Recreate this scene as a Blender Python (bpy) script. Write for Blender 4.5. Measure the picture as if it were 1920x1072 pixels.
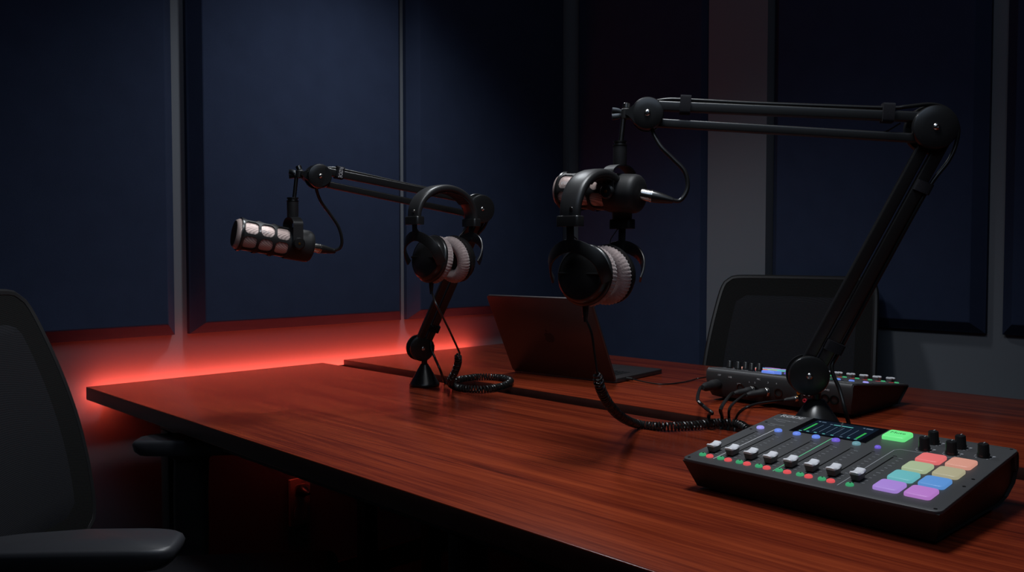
import bpy, bmesh, math, random
from mathutils import Matrix, Vector
from math import sin, cos, pi, radians

for o in list(bpy.data.objects):
    bpy.data.objects.remove(o)
S = bpy.context.scene
COL = S.collection
TZ = 0.74                      # height of the table tops

# ------------------------------------------------------------------ camera
F_PX = 1585.66
YAW, PITCH = 0.79437, 0.036593
CAM = Vector((0, 0, TZ + 0.3328))
FW = Vector((cos(YAW)*cos(PITCH), sin(YAW)*cos(PITCH), -sin(PITCH)))
RR = Vector((sin(YAW), -cos(YAW), 0))
UU = RR.cross(FW)
cd = bpy.data.cameras.new('camera')
cam = bpy.data.objects.new('camera', cd)
COL.objects.link(cam)
cd.sensor_width = 36
cd.lens = F_PX/1920*36
cd.clip_start = 0.02
cam.matrix_world = Matrix.Translation(CAM) @ Matrix((RR, UU, -FW)).transposed().to_4x4()
S.camera = cam

# ------------------------------------------------------------------ world, light, exposure
S.view_settings.view_transform = 'Standard'
S.view_settings.look = 'None'
S.view_settings.gamma = 1
S.view_settings.exposure = 0
S.view_settings.use_curve_mapping = False
w = bpy.data.worlds.new('world')
S.world = w
w.use_nodes = True
w.node_tree.nodes['Background'].inputs[0].default_value = (0.25, 0.32, 0.5, 1)
w.node_tree.nodes['Background'].inputs[1].default_value = 0.004

def spot(name, loc, target, watts, angle, blend, radius, color):
    d = bpy.data.lights.new(name, 'SPOT')
    d.energy = watts; d.spot_size = radians(angle); d.spot_blend = blend
    d.shadow_soft_size = radius; d.color = color
    o = bpy.data.objects.new(name, d)
    COL.objects.link(o)
    o.location = loc
    o.rotation_euler = (Vector(target)-Vector(loc)).to_track_quat('-Z', 'Y').to_euler()
    return o
spot('key_downlight', (1.45, 1.70, TZ+1.66), (1.42, 1.74, TZ), 54, 112, 1.0, 0.10, (0.90, 0.95, 1.0))
spot('side_downlight', (0.95, 0.72, TZ+1.66), (0.86, 0.82, TZ), 66, 100, 1.0, 0.20, (0.92, 0.96, 1.0))
spot('front_fill_spot', (.25, .75, TZ+1.60), (2.30, 1.22, TZ+.12), 22, 42, 1.0, 0.10, (0.94, 0.96, 1.0))  # added fill to brighten the microphones and far chair, no known fixture

def ambient_fill(loc, target, watts, sx, sy, color):      # added dim bluish fill, evens out the ambient light on the walls
    d = bpy.data.lights.new('ambient_fill_light', 'AREA'); d.shape = 'RECTANGLE'; d.size = sx; d.size_y = sy
    d.energy = watts; d.color = color
    o = bpy.data.objects.new('ambient_fill_light', d); COL.objects.link(o); o.location = loc
    o.rotation_euler = (Vector(target)-Vector(loc)).to_track_quat('-Z', 'Y').to_euler()
ambient_fill((.35, .15, 2.42), (2.5, 1.7, 1.25), 6, 1.2, 1.2, (0.62, 0.78, 1.0))

def P(d, x, y):                 # point at depth d along the sight line of a place in the picture
    return CAM + (FW + RR*((x-960)/F_PX) - UU*((y-536)/F_PX))*d
def onz(x, y, z=0.0):           # where that sight line meets the height z above the table top
    dr = FW + RR*((x-960)/F_PX) - UU*((y-536)/F_PX)
    return CAM + dr*((TZ+z-CAM.z)/dr.z)

# ------------------------------------------------------------------ materials
def lin(r, g, b):
    f = lambda c: ((c/255)/12.92 if c/255 <= .04045 else ((c/255+.055)/1.055)**2.4)
    return (f(r), f(g), f(b), 1)
def mat(name, col, rough=.5, metal=0., spec=.5, bump=None, noise=None, emit=None, estr=1., sheen=0, coat=0):
    m = bpy.data.materials.new(name); m.use_nodes = True
    nt = m.node_tree; b = nt.nodes['Principled BSDF']
    if len(col) == 3: col = (*col, 1)
    b.inputs['Base Color'].default_value = col
    b.inputs['Roughness'].default_value = rough
    b.inputs['Metallic'].default_value = metal
    b.inputs['Specular IOR Level'].default_value = spec
    if sheen: b.inputs['Sheen Weight'].default_value = sheen
    if coat:
        b.inputs['Coat Weight'].default_value = coat; b.inputs['Coat Roughness'].default_value = .12
    tc = nt.nodes.new('ShaderNodeTexCoord')
    if noise:                    # (scale, amount): small variation of the colour
        n = nt.nodes.new('ShaderNodeTexNoise'); n.inputs['Scale'].default_value = noise[0]; n.inputs['Detail'].default_value = 4
        mx = nt.nodes.new('ShaderNodeMixRGB'); mx.inputs[1].default_value = col
        mx.inputs[2].default_value = (*[c*noise[1] for c in col[:3]], 1)
        nt.links.new(tc.outputs['Object'], n.inputs['Vector'])
        nt.links.new(n.outputs['Fac'], mx.inputs[0]); nt.links.new(mx.outputs[0], b.inputs['Base Color'])
    if bump:                     # (scale, strength, distance)
        n = nt.nodes.new('ShaderNodeTexNoise'); n.inputs['Scale'].default_value = bump[0]; n.inputs['Detail'].default_value = 5
        bp = nt.nodes.new('ShaderNodeBump'); bp.inputs['Strength'].default_value = bump[1]; bp.inputs['Distance'].default_value = bump[2]
        nt.links.new(tc.outputs['Object'], n.inputs['Vector'])
        nt.links.new(n.outputs['Fac'], bp.inputs['Height']); nt.links.new(bp.outputs[0], b.inputs['Normal'])
    if emit:
        b.inputs['Emission Color'].default_value = (*emit[:3], 1)
        b.inputs['Emission Strength'].default_value = estr
    return m

def wood_material():
    m = bpy.data.materials.new('mahogany_laminate'); m.use_nodes = True
    nt = m.node_tree; L = nt.links.new; b = nt.nodes['Principled BSDF']
    tc = nt.nodes.new('ShaderNodeTexCoord')
    def noise(scale_vec, scale, detail=6, rough=.6, dist=0.):
        mp = nt.nodes.new('ShaderNodeMapping'); mp.inputs['Scale'].default_value = scale_vec
        n = nt.nodes.new('ShaderNodeTexNoise'); n.inputs['Scale'].default_value = scale
        n.inputs['Detail'].default_value = detail; n.inputs['Roughness'].default_value = rough; n.inputs['Distortion'].default_value = dist
        L(tc.outputs['Object'], mp.inputs[0]); L(mp.outputs[0], n.inputs['Vector'])
        return n.outputs['Fac']
    a = noise((36, 1.7, 36), 1.0, 8, .66, .5)
    f = noise((170, 3.0, 170), 1.0, 6, .7, .3)
    c = noise((6, .5, 6), 1.0, 3, .5, .8)
    r = nt.nodes.new('ShaderNodeValToRGB')
    e = r.color_ramp.elements
    e[0].position = .39; e[0].color = (.050, .0068, .0040, 1)
    e[1].position = .63; e[1].color = (.28, .045, .0145, 1)
    x = e.new(.5); x.color = (.160, .0215, .0088, 1)
    mth = nt.nodes.new('ShaderNodeMath'); mth.operation = 'MULTIPLY_ADD'; mth.inputs[1].default_value = .50
    mt2 = nt.nodes.new('ShaderNodeMath'); mt2.operation = 'MULTIPLY_ADD'; mt2.inputs[1].default_value = .36
    mt3 = nt.nodes.new('ShaderNodeMath'); mt3.operation = 'MULTIPLY'; mt3.inputs[1].default_value = .17
    L(c, mt3.inputs[0]); L(f, mt2.inputs[0]); L(mt3.outputs[0], mt2.inputs[2])
    L(a, mth.inputs[0]); L(mt2.outputs[0], mth.inputs[2])
    L(mth.outputs[0], r.inputs[0]); L(r.outputs[0], b.inputs['Base Color'])
    b.inputs['Roughness'].default_value = .25
    b.inputs['Specular IOR Level'].default_value = .20
    bp = nt.nodes.new('ShaderNodeBump'); bp.inputs['Strength'].default_value = .06; bp.inputs['Distance'].default_value = .001
    L(f, bp.inputs['Height']); L(bp.outputs[0], b.inputs['Normal'])
    return m

def weave_material(name, c1, c2, scale, rough=.85, bumpd=.0006, diag=True):
    m = bpy.data.materials.new(name); m.use_nodes = True
    nt = m.node_tree; L = nt.links.new; b = nt.nodes['Principled BSDF']
    tc = nt.nodes.new('ShaderNodeTexCoord')
    outs = []
    for ax in ((1, 1, 1), (-1, 1, -1)) if diag else ((1, 0, 0), (0, 0, 1)):
        mp = nt.nodes.new('ShaderNodeVectorMath'); mp.operation = 'DOT_PRODUCT'; mp.inputs[1].default_value = [v*scale for v in ax]
        s = nt.nodes.new('ShaderNodeMath'); s.operation = 'SINE'
        L(tc.outputs['Object'], mp.inputs[0]); L(mp.outputs['Value'], s.inputs[0]); outs.append(s.outputs[0])
    mul = nt.nodes.new('ShaderNodeMath'); mul.operation = 'MULTIPLY'; L(outs[0], mul.inputs[0]); L(outs[1], mul.inputs[1])
    ad = nt.nodes.new('ShaderNodeMath'); ad.operation = 'MULTIPLY_ADD'; ad.inputs[1].default_value = .5; ad.inputs[2].default_value = .5
    L(mul.outputs[0], ad.inputs[0])
    mx = nt.nodes.new('ShaderNodeMixRGB'); mx.inputs[1].default_value = (*c1, 1); mx.inputs[2].default_value = (*c2, 1)
    L(ad.outputs[0], mx.inputs[0]); L(mx.outputs[0], b.inputs['Base Color'])
    b.inputs['Roughness'].default_value = rough; b.inputs['Specular IOR Level'].default_value = .10
    bp = nt.nodes.new('ShaderNodeBump'); bp.inputs['Strength'].default_value = .6; bp.inputs['Distance'].default_value = bumpd
    L(ad.outputs[0], bp.inputs['Height']); L(bp.outputs[0], b.inputs['Normal'])
    return m

M = {}
M['wood'] = wood_material()
M['wood_edge'] = mat('dark_wood_edge', (.045, .012, .009), .45, noise=(30, .5))
M['panel'] = mat('navy_fabric', (.030, .043, .086), .95, spec=.12, bump=(900, .35, .001), noise=(14, .75))
M['wall'] = mat('grey_paint', (.155, .170, .192), .6, spec=.25, bump=(220, .08, .001))
M['carpet'] = mat('dark_carpet', (.035, .028, .028), .95, spec=.1, bump=(500, .6, .003), noise=(60, .5))
M['ceil'] = mat('dark_ceiling', (.05, .05, .055), .9)
M['blackplastic'] = mat('black_plastic', (.008, .008, .0085), .38, spec=.5)
M['satinblack'] = mat('satin_black', (.012, .012, .0125), .3, spec=.55)
M['matteblack'] = mat('matte_black', (.014, .014, .015), .55, spec=.4)
M['tube'] = mat('black_steel', (.010, .010, .0105), .34, spec=.6)
M['rubber'] = mat('black_rubber', (.012, .012, .012), .30, spec=.5)
M['steel'] = mat('polished_steel', (.62, .60, .57), .22, 1.0)
M['darksteel'] = mat('dark_steel', (.16, .155, .15), .28, 1.0)
M['velcro'] = mat('hook_strap', (.014, .014, .018), .9, spec=.2, bump=(2500, .8, .0008))
M['leather'] = mat('black_leather', (.020, .020, .021), .40, spec=.5, bump=(700, .12, .0006))
M['velour'] = mat('grey_velour', (.47, .37, .355), .95, spec=.1, sheen=.5, noise=(130, .5), bump=(420, .5, .0015))
M['foam'] = mat('speaker_cloth', (.02, .02, .02), .95)
M['console'] = mat('charcoal_console', (.062, .063, .066), .5, spec=.45)
M['console_dark'] = mat('black_console_case', (.022, .022, .023), .5, spec=.4)
M['slot'] = mat('slot_black', (.002, .002, .002), .7, spec=.1)
M['mark'] = mat('white_print', (.62, .62, .64), .5)
M['greymark'] = mat('grey_print', (.30, .31, .33), .5)
M['cap_white'] = mat('white_plastic', (.80, .80, .84), .35)
M['cap_side'] = mat('dark_cap_plastic', (.10, .085, .085), .3)
M['screen'] = mat('display_glass', (.004, .006, .010), .12, spec=.6, emit=(.006, .014, .028), estr=.5)
M['bezel'] = mat('display_bezel', (.003, .003, .004), .12, spec=.6)
M['alu'] = mat('space_grey_aluminium', (.105, .095, .098), .42, .85)
M['alu_logo'] = mat('dark_mirror_logo', (.035, .033, .035), .3, .6)
M['keys'] = mat('black_keys', (.008, .008, .009), .5)
M['mesh'] = weave_material('black_chair_mesh', (.004, .004, .004), (.016, .016, .016), 1150, .8)
M['mesh_inner'] = weave_material('black_chair_mesh_inner', (.009, .009, .011), (.023, .024, .028), 1150, .8)
M['chairframe'] = mat('black_chair_frame', (.010, .010, .011), .5)
M['armpad'] = mat('grey_arm_pad', (.027, .028, .033), .42, spec=.5, bump=(600, .1, .0005))
M['outlet'] = mat('ivory_outlet', (.45, .40, .38), .5)
M['copper'] = weave_material('copper_silver_grille', (.22, .15, .14), (.95, .76, .70), 1550, .4, .0004)
for n in ('copper',):
    M[n].node_tree.nodes['Principled BSDF'].inputs['Metallic'].default_value = .35
M['gold'] = mat('gold_ring', (.9, .5, .12), .25, 1.0)
M['redring'] = mat('red_ring', (.5, .03, .05), .4)
M['greyleg'] = mat('black_table_leg', (.008, .008, .009), .5)
def glow(name, rgb, k=.82, base=.22):
    c = lin(*rgb)
    return mat(name, tuple(v*base for v in c[:3]), .4, emit=c, estr=k)
M['led'] = mat('red_led', (.5, .05, .03), .5, emit=(1.0, .076, .040), estr=40)
GL = dict(red=glow('lit_red', (226, 112, 112)), orange=glow('lit_orange', (212, 150, 132)), green2=glow('lit_pale_green', (166, 182, 146)),
          yellow=glow('lit_sand', (172, 166, 136)), teal=glow('lit_teal', (104, 180, 186)), blue=glow('lit_blue', (92, 146, 210)),
          violet=glow('lit_violet', (166, 132, 212)), pink=glow('lit_pink', (182, 122, 200)),
          mute=glow('lit_mint', (112, 238, 140)), lilac=glow('lit_lilac', (160, 155, 240)), bluebtn=glow('lit_blue_button', (104, 136, 232)),
          purple=glow('lit_purple', (112, 92, 210)), teal2=glow('lit_dim_teal', (104, 150, 160)), gbtn=glow('lit_green_button', (60, 160, 108)),
          rbtn=glow('lit_red_button', (226, 84, 88)), scr_green=glow('screen_green', (50, 175, 80)), scr_teal=glow('screen_teal', (90, 170, 165), .8),
          scr_grey=glow('screen_grey', (110, 135, 160), .6), line_green=glow('printed_green', (112, 214, 160), .6))

# ------------------------------------------------------------------ mesh helpers
def new(): return bmesh.new()
def smooth(bm, ang=40):
    for f in bm.faces: f.smooth = True
    lim = radians(ang)
    for e in bm.edges:
        if len(e.link_faces) == 2 and e.calc_face_angle(0) > lim: e.smooth = False
INV = {}
def obj(name, bm, m, parent=None, world=True, sm=True, ang=40):
    """links the bmesh as one object; world=True: the shape was drawn in world coordinates"""
    bmesh.ops.remove_doubles(bm, verts=bm.verts, dist=1e-6)
    bmesh.ops.recalc_face_normals(bm, faces=bm.faces)
    if sm: smooth(bm, ang)
    me = bpy.data.meshes.new(name)
    if parent is not None and world:
        bm.transform(root_matrix(parent).inverted())
    bm.to_mesh(me); bm.free()
    me.materials.append(m)
    o = bpy.data.objects.new(name, me); COL.objects.link(o)
    if parent is not None: o.parent = parent
    return o
def root_matrix(o):
    mtx = o.matrix_basis.copy()
    while o.parent:
        o = o.parent; mtx = o.matrix_basis @ mtx
    return mtx
def tag(o, label, cat, group=None):
    o['label'] = label; o['category'] = cat
    if group: o['group'] = group
    return o
def thing(name, label, cat, loc=(0, 0, 0), rotz=0., group=None):
    o = bpy.data.objects.new(name, None); COL.objects.link(o)
    o.empty_display_size = .05
    o.location = loc; o.rotation_euler = (0, 0, rotz)
    return tag(o, label, cat, group)
def struct(name, bm, m):
    o = obj(name, bm, m, None, sm=False); o['kind'] = 'structure'
    return o
def box(bm, lo, hi, bev=0., mtx=None, seg=2, edges=None):
    g = bmesh.ops.create_cube(bm, size=1)
    vs = g['verts']
    lo, hi = Vector(lo), Vector(hi)
    for v in vs:
        v.co = Vector([(lo[i]+hi[i])/2 + v.co[i]*(hi[i]-lo[i]) for i in range(3)])
    if bev:
        es = list({e for v in vs for e in v.link_edges})
        r = bmesh.ops.bevel(bm, geom=es, offset=bev, segments=seg, affect='EDGES', profile=.5)
        vs = list({v for f in r['faces'] for v in f.verts} | {v for v in vs if v.is_valid})
    if mtx is not None:
        bmesh.ops.transform(bm, matrix=mtx, verts=vs)
    return vs
def frame(z, x=None):
    """rotation with local Z along z (and local X as near x as can be)"""
    z = Vector(z).normalized()
    x = Vector(x) if x is not None else (Vector((1, 0, 0)) if abs(z.x) < .9 else Vector((0, 1, 0)))
    x = (x - z*x.dot(z)).normalized(); y = z.cross(x)
    return Matrix((x, y, z)).transposed().to_4x4()
def lathe(bm, prof, mtx=None, seg=40, cap=True):
    """prof: list of (radius, height) round local Z"""
    rings = []
    mtx = mtx or Matrix()
    for r, z in prof:
        if r < 1e-6: rings.append([bm.verts.new(mtx @ Vector((0, 0, z)))])
        else: rings.append([bm.verts.new(mtx @ Vector((r*cos(2*pi*i/seg), r*sin(2*pi*i/seg), z))) for i in range(seg)])
    for a, b in zip(rings, rings[1:]):
        for i in range(seg):
            j = (i+1) % seg
            if len(a) == 1 and len(b) == 1: break
            if len(a) == 1: bm.faces.new((a[0], b[i], b[j]))
            elif len(b) == 1: bm.faces.new((a[i], a[j], b[0]))
            else: bm.faces.new((a[i], a[j], b[j], b[i]))
    if cap:
        for rg in (rings[0], rings[-1]):
            if len(rg) > 2: bm.faces.new(rg)
def cyl(bm, p, q, r, r2=None, seg=24, bev=0.):
    p, q = Vector(p), Vector(q); L = (q-p).length; r2 = r if r2 is None else r2
    pr = [(r, 0), (r2, L)] if not bev else [(r-bev, 0), (r, bev), (r2, L-bev), (r2-bev, L)]
    lathe(bm, pr, Matrix.Translation(p) @ frame(q-p), seg)
def catmull(pts, n=8):
    pts = [Vector(p) for p in pts]; out = []
    ext = [pts[0]*2-pts[1]] + pts + [pts[-1]*2-pts[-2]]
    for i in range(1, len(ext)-2):
        a, b, c, d = ext[i-1:i+3]
        for k in range(n):
            t = k/n
            out.append(.5*((2*b)+(c-a)*t+(2*a-5*b+4*c-d)*t*t+(3*b-a-3*c+d)*t**3))
    out.append(pts[-1]); return out
def frames_along(pts):
    T = [(pts[min(i+1, len(pts)-1)]-pts[max(i-1, 0)]).normalized() for i in range(len(pts))]
    n = T[0].orthogonal().normalized(); N = []
    for t in T:
        n = (n - t*n.dot(t))
        n = n.normalized() if n.length > 1e-6 else t.orthogonal().normalized()
        N.append(n.copy())
    return T, N
def tube(bm, pts, r, seg=8, closed=False):
    pts = [Vector(p) for p in pts]
    T, N = frames_along(pts)
    rings = []
    for i, (p, t, n) in enumerate(zip(pts, T, N)):
        b = t.cross(n); rr = r[i] if isinstance(r, (list, tuple)) else r
        rings.append([bm.verts.new(p + (n*cos(2*pi*k/seg)+b*sin(2*pi*k/seg))*rr) for k in range(seg)])
    for a, b in zip(rings, rings[1:]):
        for k in range(seg): bm.faces.new((a[k], a[(k+1) % seg], b[(k+1) % seg], b[k]))
    bm.faces.new(rings[0]); bm.faces.new(rings[-1])
def coil(bm, pts, R, r, pitch, seg=6, per=12):
    """a helix of cord wound about a path"""
    pts = [Vector(p) for p in pts]
    L = [0]
    for a, b in zip(pts, pts[1:]): L.append(L[-1]+(b-a).length)
    T, N = frames_along(pts)
    n = int(L[-1]/pitch*per); out = []; j = 0
    for i in range(n+1):
        s = L[-1]*i/n
        while j < len(L)-2 and L[j+1] < s: j += 1
        f = (s-L[j])/max(L[j+1]-L[j], 1e-9)
        p = pts[j].lerp(pts[j+1], f); nn = N[j].lerp(N[j+1], f); t = T[j].lerp(T[j+1], f).normalized()
        nn = (nn - t*nn.dot(t)).normalized(); b = t.cross(nn)
        a = 2*pi*i/per
        k = min(1, i/per/1.5, (n-i)/per/1.5)
        out.append(p + (nn*cos(a)+b*sin(a))*R*k)
    tube(bm, out, r, seg)
def sweep(bm, pts, sections, ups):
    """joins one closed section (list of (a, b)) per point; a along ups[i], b across"""
    pts = [Vector(p) for p in pts]; rings = []
    for i, p in enumerate(pts):
        t = (pts[min(i+1, len(pts)-1)]-pts[max(i-1, 0)]).normalized()
        u = Vector(ups[i]); u = (u-t*u.dot(t)).normalized(); v = t.cross(u)
        sec = sections[i] if isinstance(sections[0][0], (list, tuple)) and isinstance(sections[0][0][0], (float, int)) is True else sections
        rings.append([bm.verts.new(p+u*a+v*b) for a, b in sec])
    m = len(rings[0])
    for a, b in zip(rings, rings[1:]):
        for k in range(m): bm.faces.new((a[k], a[(k+1) % m], b[(k+1) % m], b[k]))
    bm.faces.new(rings[0]); bm.faces.new(rings[-1])
def rrect(w_, h_, r, n=4):
    out = []
    for cx, cy, a0 in ((w_/2-r, h_/2-r, 0), (-w_/2+r, h_/2-r, 90), (-w_/2+r, -h_/2+r, 180), (w_/2-r, -h_/2+r, 270)):
        for k in range(n+1):
            a = radians(a0+90*k/n); out.append((cx+r*cos(a), cy+r*sin(a)))
    return out
def prism(bm, poly, z0, z1, mtx=None, inset=0., insz=0.):
    """poly in local XY raised from z0 to z1; inset/insz: a bevelled upper rim"""
    mtx = mtx or Matrix()
    c = Vector((sum(p[0] for p in poly)/len(poly), sum(p[1] for p in poly)/len(poly)))
    layers = [(poly, z0)]
    if inset:
        def shrink(k): return [(c.x+(x-c.x)*(1-k/max(((x-c.x)**2+(y-c.y)**2)**.5, 1e-6)), c.y+(y-c.y)*(1-k/max(((x-c.x)**2+(y-c.y)**2)**.5, 1e-6))) for x, y in poly]
        layers += [(poly, z1-insz), (shrink(inset*.35), z1-insz*.3), (shrink(inset), z1)]
    else: layers.append((poly, z1))
    rings = [[bm.verts.new(mtx @ Vector((x, y, z))) for x, y in pl] for pl, z in layers]
    n = len(poly)
    for a, b in zip(rings, rings[1:]):
        for k in range(n): bm.faces.new((a[k], a[(k+1) % n], b[(k+1) % n], b[k]))
    bm.faces.new(rings[0]); bm.faces.new(rings[-1])
def bar(bm, p, q, w_, h_, up, r=.002):
    """rounded rectangular bar from p to q; h_ along up"""
    sec = rrect(h_, w_, r)
    sweep(bm, [p, q], sec, [up, up])
def text_bm(txt, size, mtx, align='CENTER', depth=.0, xscale=1.):
    c = bpy.data.curves.new('t', 'FONT'); c.body = txt; c.size = size; c.align_x = align; c.align_y = 'CENTER'
    c.extrude = depth; c.resolution_u = 3
    o = bpy.data.objects.new('t', c); COL.objects.link(o)
    dg = bpy.context.evaluated_depsgraph_get(); dg.update()
    me = bpy.data.meshes.new_from_object(o.evaluated_get(dg))
    bm = new(); bm.from_mesh(me)
    bpy.data.objects.remove(o); bpy.data.curves.remove(c); bpy.data.meshes.remove(me)
    bm.transform(mtx @ Matrix.Diagonal((xscale, 1, 1, 1)))
    return bm
def merge(dst, src):
    me = bpy.data.meshes.new('tmp'); src.to_mesh(me); src.free(); dst.from_mesh(me); bpy.data.meshes.remove(me)
def copy_tree(o, parent=None):
    c = o.copy(); COL.objects.link(c)
    if parent is not None: c.parent = parent
    for ch in list(o.children): copy_tree(ch, c)
    return c

# ------------------------------------------------------------------ the room
WY, WX = 2.342, 2.632            # left wall (at y) and right wall (at x)
X0, Y0, H = -1.6, -1.6, 2.55
def wbox(name, lo, hi, m):
    bm = new(); box(bm, lo, hi); return struct(name, bm, m)
wbox('floor', (X0, Y0, -.06), (WX, WY, 0), M['carpet'])
wbox('ceiling', (X0, Y0, H), (WX, WY, H+.06), M['ceil'])
wbox('wall_left', (X0, WY, 0), (WX+.1, WY+.1, H), M['wall'])
wbox('wall_right', (WX, Y0, 0), (WX+.1, WY, H), M['wall'])
wbox('wall_rear', (X0-.1, Y0, 0), (X0, WY+.1, H), M['wall'])
wbox('wall_front', (X0-.1, Y0-.1, 0), (WX+.1, Y0, H), M['wall'])
wbox('trim_1', (WX-.055, 1.420, 0), (WX, 1.644, H), M['wall'])     # the grey pilaster on the right wall
wbox('baseboard_left', (X0, WY-.012, 0), (WX, WY, .075), M['wood_edge'])
wbox('baseboard_right', (WX-.012, Y0, 0), (WX, WY-.012, .075), M['wood_edge'])

def acoustic_panel(label, a0, a1, z0, z1, side, depth=.052, bev=.034):
    """panel with broad bevelled rims; side L hangs on the left wall, R on the right wall"""
    bm = new()
    bw = .016
    def pt(a, z, dd):
        dd += .002
        return Vector((a, WY-dd, z)) if side == 'L' else Vector((WX-dd, a, z))
    rings = []
    for ins, dd in ((0, .0), (0, bw), (.004, bw+.004), (bev-.003, depth-.001), (bev, depth)):
        rings.append([bm.verts.new(pt(a, z, dd)) for a, z in ((a0+ins, z0+ins), (a1-ins, z0+ins), (a1-ins, z1-ins), (a0+ins, z1-ins))])
    for a, b in zip(rings, rings[1:]):
        for k in range(4): bm.faces.new((a[k], a[(k+1) % 4], b[(k+1) % 4], b[k]))
    bm.faces.new(rings[-1]); bm.faces.new(rings[0])
    o = obj('acoustic_panel', bm, M['panel'], None, sm=False)
    tag(o, label, 'acoustic panel', 'navy acoustic panels on the walls')
ZP = TZ+.112; ZT = 2.42
acoustic_panel('navy fabric wall panel at far left, behind the near office chair', 0.208, 0.972, ZP, ZT, 'L')
acoustic_panel('wide navy wall panel directly behind the far left microphone', 1.014, 1.751, ZP, ZT, 'L')
acoustic_panel('navy wall panel behind the laptop, touching the room corner', 1.776, 2.566, ZP, ZT, 'L')
acoustic_panel('tall navy wall panel reaching below tabletop height, right of the room corner', 1.643, 2.276, .30, ZT, 'R')
acoustic_panel('navy wall panel behind the large boom arm, right of the grey pilaster', 0.760, 1.413, ZP, ZT, 'R')
acoustic_panel('navy wall panel cut by the right edge of the photo', -0.050, 0.717, ZP, ZT, 'R')

# ------------------------------------------------------------------ the two tables
def table(label, x0, x1, y0, y1, legs, gap_shield=False):
    t = thing('conference_table', label, 'table', ((x0+x1)/2, (y0+y1)/2, 0))
    bm = new(); box(bm, (x0, y0, TZ-.033), (x1, y1, TZ), .0016, seg=2)
    top = obj('tabletop', bm, M['wood'], t)
    top.data.materials.append(M['wood_edge'])
    for p in top.data.polygons:
        if abs(p.normal.z) < .3: p.material_index = 1
    for lx, ly in legs:
        bm = new(); box(bm, (lx-.021, ly-.021, .0), (lx+.021, ly+.021, TZ-.068), .002)
        obj('leg', bm, M['greyleg'], t)
    bm = new()
    xa, xb = min(l[0] for l in legs), max(l[0] for l in legs); ya, yb = min(l[1] for l in legs), max(l[1] for l in legs)
    for xx in (xa, xb): box(bm, (xx-.018, ya-.03, TZ-.068), (xx+.018, yb+.03, TZ-.033))
    for yy in sorted({l[1] for l in legs}): box(bm, (xa, yy-.018, TZ-.067), (xb, yy+.018, TZ-.034))
    obj('under_frame', bm, M['greyleg'], t)
    if gap_shield:  # unseen shield added to stop downlight falling through between the tables
        bm = new(); g0, g1 = x1-.03, x1+.118
        sweep(bm, [(0, y0+.1, 0), (0, y1-.002, 0)], [(TZ-.045, g0), (TZ-.13, g0+.02), (TZ-.13, g1-.02), (TZ-.045, g1), (TZ-.045, g1-.002), (TZ-.128, g1-.022), (TZ-.128, g0+.022), (TZ-.045, g0+.002)], [(0, 0, 1)]*2)
        for v in bm.verts:
            pass
        obj('gap_light_shield', bm, M['greyleg'], t, sm=False)
    return t
table('near mahogany conference table carrying the front mixer and both boom arms', .722, 1.410, -.55, 2.272,
      [(x, y) for x in (.800, 1.335) for y in (1.93, .905, -.2)], True)
table('far mahogany table beyond the dark gap, carrying the laptop', 1.497, 2.200, -.55, 2.290,
      [(x, y) for x in (1.56, 2.13) for y in (1.93, .905, -.2)])

# red strip along the table ends, shining on the wall
t = thing('led_strip', 'red glowing strip behind the table ends, lighting the wall red', 'light strip', (1.45, 2.31, TZ-.04))
xa, xb = .752, 2.085
bm = new(); box(bm, (xa-.004, 2.2945, TZ-.044), (xb+.004, 2.2985, TZ-.0175)); box(bm, (xa+.045, 2.2986, TZ-.044), (1.29, WY-.0005, TZ-.041)); box(bm, (1.44, 2.2986, TZ-.044), (xb+.004, WY-.0005, TZ-.041)); obj('channel_and_light_shield', bm, M['matteblack'], t, sm=False)  # the two flat plates are added to keep downlight off the lower wall
bm = new(); box(bm, (xa, 2.2988, TZ-.0405), (xb, 2.312, TZ-.022)); obj('diffuser', bm, M['led'], t)


# ------------------------------------------------------------------ wall outlet under the tables
def outlet():
    xa, xb = 1.326, 1.397
    zc = TZ-.436
    t = thing('wall_outlet', 'pale double wall outlet low under the near table, its top socket in use', 'outlet', ((xa+xb)/2, WY, zc))
    bm = new(); box(bm, (xa, WY-.012, zc-.073), (xb, WY, zc+.073), .003); obj('cover_plate', bm, M['outlet'], t)
    for dz in (.034, -.034):
        bm = new(); c = Vector(((xa+xb)/2, WY-.0115, zc+dz))
        prism(bm, [(x, y) for x, y in rrect(.044, .040, .013)], 0, .003, Matrix.Translation(c) @ frame((0, -1, 0), (1, 0, 0)))
        obj('socket', bm, M['outlet'], t)
    bm = new(); c = Vector(((xa+xb)/2, WY-.0145, zc+.034))
    lathe(bm, [(.017, 0), (.017, .02), (.012, .026), (.006, .045), (.004, .05)], Matrix.Translation(c) @ frame((0, -1, 0)), 20)
    o = obj('power_plug', bm, M['rubber']); tag(o, 'black round power plug pushed into the top socket under the table', 'plug')
outlet()

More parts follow.
